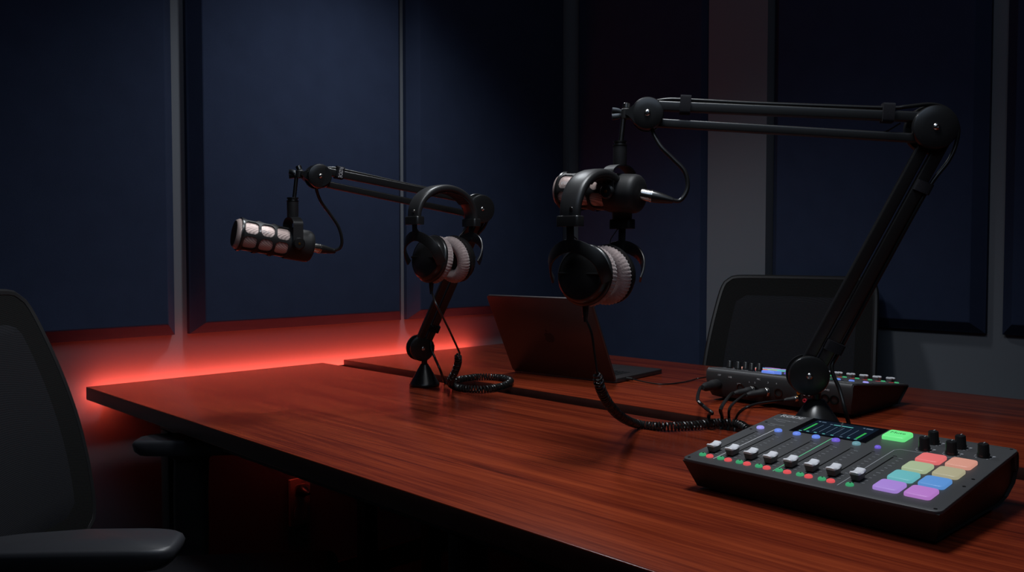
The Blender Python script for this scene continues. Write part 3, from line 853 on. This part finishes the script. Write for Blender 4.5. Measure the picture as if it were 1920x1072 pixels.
path1 = [E1+up1*.018-n1*.004, along_pt(E1, T1, .06, up1, .024), along_pt(E1, T1, .115, up1, .0255), along_pt(E1, T1, .3, up1, .025), along_pt(E1, T1, .5, up1, .0238), along_pt(E1, T1, .85, up1, .0245),
         P(dT1+.006, 893, 371), P(dT1+.01, 912, 378), P(dT1+.014, 918, 398), P(dT1+.014, 908, 425), along_pt(T1, B1, .25, lo1, .022), along_pt(T1, B1, .84, lo1, .021), P(dB1-.01, 808, 648), P(dB1-.02, 815, 670), P(dB1-.04, 826, 695), onz(834, 717, .004), onz(842, 719, .004)]
mc1 = mic_cable('black cable looping from the left microphone into the far boom arm', A1, 1.10, [P(dE1+.06, 628, 471)],
          [P(dE1+.058, 638, 464), P(dE1+.055, 641, 448), P(dE1+.05, 634, 424), P(dE1+.04, 618, 400), P(dE1+.025, 602, 378), P(dE1+.01, 594, 358), P(dE1, 593, 345)], [path1])
mc1['group'] = mc2['group'] = 'microphone cables on the boom arms'

# ------------------------------------------------------------------ headphones
def headphones(label, c, axis, sc, lean, cable_pts, coil_pts, cR=.0066, cr=.0022, pitch=.0068, AH=.070, drop=0.):
    """c: midpoint between the two slider collars; axis: from the near cup to the far cup"""
    ax = Vector((axis.x, axis.y, 0)).normalized(); fy = Vector((-ax.y, ax.x, 0)); Z = Vector((0, 0, 1))
    t = thing('headphones', label, 'headphones', c - Z*.14*sc)
    L = lambda x, y, z: c + (ax*x + fy*y + Z*z)*sc
    HS = .077
    # padded band
    bm = new(); rings = []; N = 56
    for k in range(N+1):
        a = pi*k/N
        x = -HS*cos(a); z = AH*sin(a)**.95
        a2 = a
        nx, nz = -cos(a2)*AH, sin(a2)*HS; q = (nx*nx+nz*nz)**.5; nx, nz = nx/q, nz/q
        ribs = .0009*math.cos(2*pi*k/1.7)*(1 if .45 < k/N < .9 else 0) if False else 0
        wd = .0175 + .003*sin(a)
        th = .0065 + .0015*sin(a)
        sec = []
        for m_ in range(16):
            b = 2*pi*m_/16
            sy = wd*math.copysign(abs(cos(b))**.55, cos(b)); sn = th*math.copysign(abs(sin(b))**.7, sin(b))
            sec.append(L(x+nx*sn, sy, z+nz*sn))
        rings.append([bm.verts.new(s) for s in sec])
    for a, b in zip(rings, rings[1:]):
        for k in range(16): bm.faces.new((a[k], a[(k+1) % 16], b[(k+1) % 16], b[k]))
    bm.faces.new(rings[0]); bm.faces.new(rings[-1])
    band = obj('headband', bm, M['leather'], t, ang=60)
    # folds stitched across the inside of the pad
    bm = new()
    for k in range(14, 44):
        a = pi*k/58+.18
        x = -HS*cos(a); z = AH*sin(a)**.95
        nx, nz = -cos(a)*AH, sin(a)*HS; q = (nx*nx+nz*nz)**.5; nx, nz = nx/q, nz/q
        tube(bm, [L(x-nx*.0072, y, z-nz*.0072) for y in (-.0165, -.008, 0, .008, .0165)], .0014*sc, 6)
    obj('pad_fold', bm, M['leather'], band)
    for s in (-1, 1):
        y_ = thing_part('slider', t)
        bm = new(); f = Matrix.Translation(L(s*HS, 0, -.005)) @ Matrix((fy, ax, Z)).transposed().to_4x4() @ Matrix.Diagonal((sc, sc, sc, 1))
        prism(bm, rrect(.042, .021, .006), -.010, .006, f, .002, .002); obj('collar', bm, M['satinblack'], y_)
        bm = new(); lathe(bm, [(.0032, 0), (.0028, .0015), (0, .0016)], Matrix.Translation(L(s*(HS+.006), -.006, .011)) @ frame(ax*s), 14); obj('rivet', bm, M['steel'], y_)
        # stem and fork of the yoke
        bm = new()
        cx = s*.062
        st_ = catmull([L(s*HS, 0, -.008), L(s*.0765, 0, -.028), L(s*.075, 0, -.050+drop)], 4)
        sweep(bm, st_, rrect(.0035*sc, .0125*sc, .001, 2), [ax]*len(st_))
        for q in (-1, 1):
            pts = [L(s*.0755, .002*q, -.044+drop), L(s*.0745, .016*q, -.0470+drop), L(s*.0705, .034*q, -.056+drop), L(s*.0645, .0460*q, -.069+drop), L(s*.0575, .0500*q, -.085+drop), L(s*.0500, .0500*q, -.098+drop)]
            pc = catmull(pts, 5)
            ups = [(ax*(s*1.0)+fy*q*(i/len(pc))*1.6) for i in range(len(pc))]
            sweep(bm, pc, rrect(.0032*sc, .0200*sc, .001, 2), ups)
        obj('yoke', bm, M['blackplastic'], y_)
        # cup
        cu = thing_part('ear_cup', t)
        tilt = radians(lean)*s
        cc = L(s*.033, 0, -.090+drop)
        an = (ax*s*cos(abs(tilt)) + Z*abs(sin(tilt))*1.0).normalized()
        A = Matrix.Translation(cc) @ frame(an, fy) @ Matrix.Diagonal((sc, sc, sc, 1))
        bm = new(); lathe(bm, [(.044, -.002), (.0485, -.001), (.0485, .003), (.0465, .0055), (.0445, .0065), (.0435, .014), (.0405, .0175), (.0385, .0182), (.0385, .0176), (.0365, .0185), (.028, .0215), (.015, .0235), (0, .024)], A, 60); obj('shell', bm, M['satinblack'], cu)
        bm = new(); box(bm, (-.037, -.0015, .0150), (.037, .0015, .0235), .0006, mtx=A @ Matrix.Rotation(radians(0), 4, 'Z')); obj('shell_ridge', bm, M['darksteel'] if False else M['satinblack'], cu)
        ya = (Z - an*Z.dot(an)).normalized(); xa = ya.cross(an)
        if s < 0:
            ft = Matrix.Translation(cc+an*.0226*sc-ya*.008*sc) @ Matrix((xa, ya, an)).transposed().to_4x4()
            bm = text_bm('DT 770 PRO', .0075, ft, xscale=.9); obj('lettering', bm, M['console'], cu, sm=False)
        bm = new(); Rm = 72
        rings = []
        for i in range(Rm*2):
            a = 2*pi*i/(Rm*2); pl = 1+.018*cos(i*pi)*0
            ring = []
            for m_ in range(14):
                b = 2*pi*m_/14
                pucker = .0011*(1 if i % 3 == 0 else -.4)*max(0, cos(b-.3))
                rad = .0345+.0135*cos(b)+pucker
                ring.append(bm.verts.new(A @ Vector((rad*cos(a), rad*sin(a), -.011+.0115*sin(b)))))
            rings.append(ring)
        for i in range(len(rings)):
            a, b = rings[i], rings[(i+1) % len(rings)]
            for k in range(14): bm.faces.new((a[k], a[(k+1) % 14], b[(k+1) % 14], b[k]))
        obj('ear_cushion', bm, M['velour'], cu, ang=70)
        bm = new(); lathe(bm, [(.030, -.004), (0, -.003)], A, 32, False); obj('driver_cloth', bm, M['foam'], cu)
        bm = new(); lathe(bm, [(.0478, .0), (.0490, .0005), (.0490, .002), (.0478, .0025)], A, 60, False); obj('cushion_rim', bm, M['satinblack'], cu)
        # thin wire from the slider to the cup
        bm = new(); tube(bm, catmull([L(s*(HS-.006), .004, -.014), L(s*.062, .008, -.026), L(s*.050, .006, -.034), L(s*.046, .004, -.044+drop)], 6), .0009*sc, 6); obj('wire', bm, M['rubber'], t)
    bm = new(); cb = L(-.034, 0, -.137+drop)
    lathe(bm, [(.0055, 0), (.0050, -.010), (.003, -.026)], Matrix.Translation(cb), 16); obj('cable_boot', bm, M['rubber'], t)
    bm = new(); tube(bm, catmull([cb-Z*.02]+cable_pts, 8), .0021*sc, 8); obj('cable', bm, M['rubber'], t)
    bm = new(); coil(bm, catmull(coil_pts, 14), cR, cr, pitch); obj('coiled_cable', bm, M['rubber'], t)
    return t
def axis_at(beta): return RR*cos(radians(beta)) + VH*sin(radians(beta))
ax2 = axis_at(52)
c2 = P(1.345, 1120, 409)
cz = .0095
hp2 = headphones('right headphones with mauve-grey ear cushions hanging over the right microphone', c2, ax2, 1.0, 7,
     [P(1.315, 1109, 625), P(1.318, 1115, 668), P(1.32, 1119, 697)],
     [P(1.32, 1119, 697), P(1.34, 1125, 725), P(1.39, 1140, 755), P(1.48, 1163, 780), onz(1196, 795, cz), onz(1245, 799, cz), onz(1300, 797, cz), onz(1350, 792, cz+.002), onz(1385, 795, cz+.001), onz(1403, 806, cz)])
ax1 = axis_at(46)
c1 = P(1.90, 832, 409)
hp1 = headphones('left headphones with pale grey ear cushions hanging on the far boom arm', c1, ax1, 1.10, 10,
     [P(1.83, 818, 570), P(1.86, 842, 618), P(1.90, 859, 655), P(1.91, 862, 663)],
     [P(1.91, 858, 663), P(1.93, 859, 678), P(1.96, 853, 697), P(2.0, 845, 712), onz(848, 722, .010), onz(872, 728, cz), onz(912, 729, cz), onz(946, 722, cz), onz(957, 713, cz), onz(935, 707, cz), onz(900, 706, cz), onz(868, 710, cz+.001), onz(852, 714, cz+.002)], .0068, .0023, .0072, .060, .007)
hp1['group'] = hp2['group'] = 'studio headphones hung on the boom arms'

# ------------------------------------------------------------------ laptop
def laptop():
    R_ = onz(1155, 719, 0); dr = Vector((-.1125, .9937, 0)).normalized(); W, D = .343, .248
    bk = Vector((dr.y, -dr.x, 0))            # from the hinge towards the user (away from the viewer)
    O = Vector((R_.x, R_.y, TZ))
    t = thing('laptop', 'open grey laptop seen from behind its lid on the far table', 'laptop', O+dr*W/2+bk*D/2)
    F = Matrix.Translation(O) @ Matrix((dr, bk, Vector((0, 0, 1)))).transposed().to_4x4()
    if F.to_3x3().determinant() < 0: F = Matrix.Translation(O) @ Matrix((dr, bk, Vector((0, 0, 1)))).transposed().to_4x4()
    bm = new(); prism(bm, [(x+W/2, y+D/2) for x, y in rrect(W, D, .010)], .002, .0125, F, .0015, .0015)
    b = obj('base', bm, M['alu'], t, ang=60)
    bm = new()
    for i in range(14):
        for j in range(5):
            x = .036+i*.0196; y = .036+j*.0192
            box(bm, (x, y, .0124), (x+.0162, y+.0158, .0134), mtx=F)
    box(bm, (.10, .132, .0124), (.21, .147, .0134), mtx=F)
    obj('keyboard', bm, M['keys'], b, sm=False)
    bm = new(); prism(bm, [(x+W/2, y+.188) for x, y in rrect(.13, .080, .004)], .0122, .0127, F); obj('trackpad', bm, M['alu'], b)
    for i in range(4):
        bm = new(); lathe(bm, [(.006, 0), (.006, .0025)], F @ Matrix.Translation((.03 if i % 2 else W-.03, .03 if i < 2 else D-.03, 0)), 14); obj('foot', bm, M['rubber'], b)
    LEAN = radians(-28)
    G = F @ Matrix.Translation((0, .0005, .005)) @ Matrix.Rotation(-LEAN, 4, 'X')
    G2 = G @ frame((0, -1, 0), (1, 0, 0))
    # lid local: x along width, y up the lid, z out of its back
    poly = rrect(W, D, .010)
    bm = new(); prism(bm, [(x+W/2, y+D/2) for x, y in poly], -.0035, .0015, G2, .0015, .0015)
    ld = obj('lid', bm, M['alu'], t, ang=60)
    bm = new(); prism(bm, [(x+W/2, y+D/2+.003) for x, y in rrect(W-.010, D-.014, .005)], -.0040, -.0036, G2); obj('screen', bm, M['bezel'], ld)
    bm = new(); cyl(bm, F @ Vector((.03, .006, .012)), F @ Vector((W-.03, .006, .012)), .005); obj('hinge', bm, M['matteblack'], ld)
    # fruit emblem with a bite and a leaf
    bm = new(); pts = []
    for k in range(48):
        a = 2*pi*k/48
        r = .0118*(1+.10*abs(sin(a))**2*0)
        x = r*cos(a)*1.0; y = r*sin(a)*1.05
        y -= .0026*math.exp(-(x/.0032)**2)*(1 if sin(a) > 0 else -.8)
        dx, dy = x-.0150, y-.0012
        q = (dx*dx+dy*dy)**.5
        if q < .0062: x, y = .0150+dx/q*.0062, .0012+dy/q*.0062
        pts.append((x, y))
    prism(bm, pts, .0015, .0018, G2 @ Matrix.Translation((W/2, D*.50, 0)) @ Matrix.Scale(1.35, 4, (1, 0, 0)) @ Matrix.Scale(1.35, 4, (0, 1, 0)))
    leaf = [(.0005, .0122), (.0008, .0150), (.0030, .0175), (.0050, .0182), (.0048, .0158), (.0028, .0133)]
    prism(bm, leaf, .0015, .0018, G2 @ Matrix.Translation((W/2, D*.50, 0)) @ Matrix.Scale(1.35, 4, (1, 0, 0)) @ Matrix.Scale(1.35, 4, (0, 1, 0)))
    obj('emblem', bm, M['alu_logo'], ld, sm=False)
    return F
FL = laptop()
# usb cable from the laptop to the far mixer
o = thing('usb_cable', 'thin black cable running from the laptop side to the far mixer', 'cable', onz(1240, 722, .004))
bm = new(); p0 = FL @ Vector((-.002, .05, .008)); dirx = (FL.to_3x3() @ Vector((-1, 0, 0)))
cyl(bm, p0, p0+dirx*.018, .0042, seg=12); obj('plug', bm, M['rubber'], o)
bm = new(); tube(bm, catmull([p0+dirx*.014, onz(1215, 717, .004), onz(1245, 720, .0025), onz(1282, 716, .0025), onz(1306, 710, .004), onz(1322, 707, .012), onz(1330, 706, .018)], 8), .0018, 8); obj('cord', bm, M['rubber'], o)

# ------------------------------------------------------------------ leads plugged into the far mixer, running down into the gap
mm2 = Matrix.Translation(mx2.location) @ Matrix.Rotation(mx2.rotation_euler.z, 4, 'Z')
def lead(label, x, z, dirv_, body, rad, mid, gap, silver=False):
    p = mm2 @ Vector((x, .2745, z))
    d_ = (mm2.to_3x3() @ Vector(dirv_)).normalized()
    t = thing('audio_lead', label, 'cable', p, 0, 'leads plugged into the far mixer')
    Lb, rb = body
    bm = new(); lathe(bm, [(rb*.95, 0), (rb, .002), (rb, Lb*.35), (rb*.85, Lb*.4), (rb*.8, Lb*.8), (rb*.45, Lb)], Matrix.Translation(p) @ frame(d_), 22); obj('plug', bm, M['matteblack'], t)
    if silver:
        bm = new(); lathe(bm, [(rb*1.06, .001), (rb*1.08, .002), (rb*1.08, .006), (rb*1.02, .007)], Matrix.Translation(p) @ frame(d_), 22); obj('plug_ring', bm, M['steel'], t)
    e = p+d_*(Lb-.004)
    pts = [e, e+d_*.012] + mid + gap
    bm = new(); tube(bm, catmull(pts, 8), rad, 8); obj('cord', bm, M['rubber'], t)
gx = 1.452
def gapend(y): return [Vector((1.462, y, TZ+.012)), Vector((gx, y-.004, TZ-.02)), Vector((gx-.004, y-.006, TZ-.12)), Vector((gx+.005, y+.01, TZ-.38)), Vector((gx, y+.02, TZ-.5))]
lead('thick lead with a locking plug at the left end of the far mixer', .318, .038, (0, 1, -.02), (.058, .0125), .0036, [P(1.66, 1308, 748), P(1.63, 1320, 762), P(1.6, 1335, 782-8)], gapend(.925))
lead('grey lead in the middle pair of plugs on the far mixer, left one', .226, .036, (.35, 1, -.10), (.052, .0085), .0036, [P(1.60, 1352, 765)], gapend(.895), True)
lead('grey lead in the middle pair of plugs on the far mixer, right one', .190, .036, (.5, 1, -.10), (.052, .0095), .0028, [P(1.63, 1370, 762)], gapend(.880), True)
lead('grey lead on the far mixer below the gold socket', .120, .030, (.75, 1, -.12), (.030, .0060), .0026, [P(1.60, 1420, 757), P(1.58, 1392, 768)], gapend(.865), True)

# ------------------------------------------------------------------ chairs
def office_chair(label, seat_z=.47, arm_z=.686, arm_y=.31, back_top=1.00, recline=.15, lum=.02, wide=.280, arm_x=0.):
    t = thing('office_chair', label, 'chair')
    # back: curved mesh panel with an inset pad
    zb = seat_z+.05
    def backpt(u, v, off=0.):
        z = zb + (back_top-zb)*v
        x = -.235 - recline*v**1.15 + lum*sin(pi*v) - .035*(1-u*u)*(1) + .0
        x -= off
        wv = wide*(1-.15*v**1.4 - .06*(1-v)**2)
        return Vector((x, u*wv, z))
    def corner(u, v):            # rounds the corners of the panel
        a, b = abs(u), abs(v*2-1)
        k = max(0, a**14+b**14-1)
        return u/(1+k*.06), .5+(v-.5)/(1+k*.05)
    bm = new(); nu, nv = 26, 30
    g = {}
    for s in (0, 1):
        for i in range(nu+1):
            for j in range(nv+1):
                u, v = corner(i/nu*2-1, j/nv)
                g[s, i, j] = bm.verts.new(backpt(u, v, s*.014))
        for i in range(nu):
            for j in range(nv):
                bm.faces.new((g[s, i, j], g[s, i+1, j], g[s, i+1, j+1], g[s, i, j+1]))
    rim = [(i, 0) for i in range(nu)]+[(nu, j) for j in range(nv)]+[(i, nv) for i in range(nu, 0, -1)]+[(0, j) for j in range(nv, 0, -1)]
    for q in range(len(rim)):
        a, b = rim[q], rim[(q+1) % len(rim)]
        bm.faces.new((g[0, a[0], a[1]], g[0, b[0], b[1]], g[1, b[0], b[1]], g[1, a[0], a[1]]))
    bk = obj('backrest', bm, M['mesh'], t, world=False, ang=60)
    bm = new(); g = {}
    for s in (0, 1):
        for i in range(13):
            for j in range(17):
                u, v = corner(i/12*2-1, j/16)
                u2, v2 = u*.80, .09+v*.80
                q = backpt(u2, v2, 0)
                e_ = max(abs(i/6-1), abs(j/8-1))
                q.x += (.004 if e_ < .99 else -.001) if s == 0 else -.018 - (0 if e_ > .99 else .004)
                g[s, i, j] = bm.verts.new(q)
        for i in range(12):
            for j in range(16): bm.faces.new((g[s, i, j], g[s, i+1, j], g[s, i+1, j+1], g[s, i, j+1]))
    rim2 = [(i, 0) for i in range(12)]+[(12, j) for j in range(16)]+[(i, 16) for i in range(12, 0, -1)]+[(0, j) for j in range(16, 0, -1)]
    for q in range(len(rim2)):
        a, b = rim2[q], rim2[(q+1) % len(rim2)]
        bm.faces.new((g[0, a[0], a[1]], g[0, b[0], b[1]], g[1, b[0], b[1]], g[1, a[0], a[1]]))
    obj('back_pad', bm, M['mesh_inner'], bk, world=False, ang=60)
    bm = new()
    loop = [backpt(*corner(i/nu*2-1, j/nv), .007) for i, j in rim]; loop.append(loop[0])
    tube(bm, loop, .009, 8)
    obj('back_frame', bm, M['chairframe'], bk, world=False)
    bm = new(); sweep(bm, catmull([(-.05, 0, seat_z-.06), (-.20, 0, seat_z-.06), (-.30, 0, seat_z), (-.325, 0, seat_z+.14), (-.345, 0, seat_z+.26)], 6), rrect(.022, .07, .008), [Vector((0, 0, 1)) if i < 9 else Vector((-1, 0, 0)) for i in range(25)]) if False else None
    pts = catmull([(-.02, 0, seat_z-.075), (-.18, 0, seat_z-.070), (-.29, 0, seat_z-.01), (-.315, 0, seat_z+.12), (-.345, 0, seat_z+.26)], 6)
    tube(bm, pts, .022, 12); obj('back_support', bm, M['chairframe'], t, world=False)
    bm = new(); vs = box(bm, (-.23, -.245, seat_z-.055), (.25, .245, seat_z), .024, seg=4); obj('seat', bm, M['mesh_inner'], t, world=False, ang=60)
    bm = new(); box(bm, (-.12, -.10, seat_z-.105), (.12, .10, seat_z-.052), .01); obj('seat_mechanism', bm, M['chairframe'], t, world=False)
    for s in (-1, 1):
        am = thing_part('armrest', t)
        # pad: broad, rounded, tapering to the rear
        prof = []
        for k in range(28):
            a = 2*pi*k/28
            x = .135*math.copysign(abs(cos(a))**.33, cos(a)); y = .048*math.copysign(abs(sin(a))**.42, sin(a))
            y *= 1 - .22*max(0, -x/.135)
            prof.append((x+.01, y))
        bm = new(); F = Matrix.Translation((arm_x, s*arm_y, arm_z))
        rings = []
        for z, sc_ in ((-.030, .86), (-.022, .96), (-.008, 1), (-.003, .975), (0, .92)):
            rings.append([bm.verts.new(F @ Vector(((x-.01)*(.3+.7*sc_)+.01, y*sc_, z+.004*(1 if z > -.02 else 0)*(1-(x/.135)**2)))) for x, y in prof])
        for a, b in zip(rings, rings[1:]):
            for k in range(28): bm.faces.new((a[k], a[(k+1) % 28], b[(k+1) % 28], b[k]))
        bm.faces.new(rings[0]); bm.faces.new(rings[-1])
        obj('arm_pad', bm, M['armpad'], am, world=False, ang=50)
        bm = new()
        pc = [(-.01, s*arm_y, arm_z-.028), (-.01, s*arm_y, arm_z-.06), (-.012, s*arm_y, arm_z-.13), (-.012, s*arm_y, seat_z+.0), (-.012, s*(arm_y-.03), seat_z-.06), (-.012, s*.09, seat_z-.085)]
        pc = catmull([(q[0]+arm_x, q[1], q[2]) for q in pc], 6); nn_ = len(pc)
        rg = []
        for i, p in enumerate(pc):
            t_ = (pc[min(i+1, nn_-1)]-pc[max(i-1, 0)]).normalized(); b_ = Vector((1, 0, 0)); c_ = t_.cross(b_).normalized()
            wdt = .036+.05*max(0, 1-i/4.)**2
            rg.append([bm.verts.new(p+b_*(x*wdt*2)+c_*y) for x, y in rrect(1, .026, .008, 2)] if False else [bm.verts.new(p+b_*(wdt*math.copysign(abs(cos(2*pi*m_/14))**.6, cos(2*pi*m_/14)))+c_*(.015*sin(2*pi*m_/14))) for m_ in range(14)])
        for a, b in zip(rg, rg[1:]):
            for k in range(14): bm.faces.new((a[k], a[(k+1) % 14], b[(k+1) % 14], b[k]))
        bm.faces.new(rg[0]); bm.faces.new(rg[-1])
        obj('arm_post', bm, M['chairframe'], am, world=False, ang=50)
    bm = new(); cyl(bm, (0, 0, .085), (0, 0, seat_z-.10), .026, .020); obj('gas_column', bm, M['chairframe'], t, world=False)
    for k in range(5):
        a = 2*pi*k/5+.3; d_ = Vector((cos(a), sin(a), 0))
        bm = new(); bar(bm, Vector((0, 0, .095))+d_*.02, Vector((0, 0, .075))+d_*.28, .035, .028, Vector((0, 0, 1)), .008)
        lg = obj('base_leg', bm, M['chairframe'], t, world=False)
        bm = new(); c = d_*.285+Vector((0, 0, .028)); sd = Vector((-d_.y, d_.x, 0))
        cyl(bm, c-sd*.02, c+sd*.02, .028, bev=.004); cyl(bm, c+Vector((0, 0, .02)), c+Vector((0, 0, .055)), .006)
        obj('caster', bm, M['chairframe'], lg, world=False)
    return t
ch1 = office_chair('near black mesh office chair cut by the left edge, its arms toward the table', arm_y=.33, recline=.12, arm_x=-.055)
ch1.location = (.61, 1.447, 0); ch1.rotation_euler.z = radians(-38)
ch2 = copy_tree(ch1)
ch2['label'] = 'dark mesh office chair standing behind the far table and the second mixer'
ch2.location = (2.13, 1.225, 0); ch2.rotation_euler.z = radians(186)
ch1['group'] = ch2['group'] = 'office chairs around the tables'
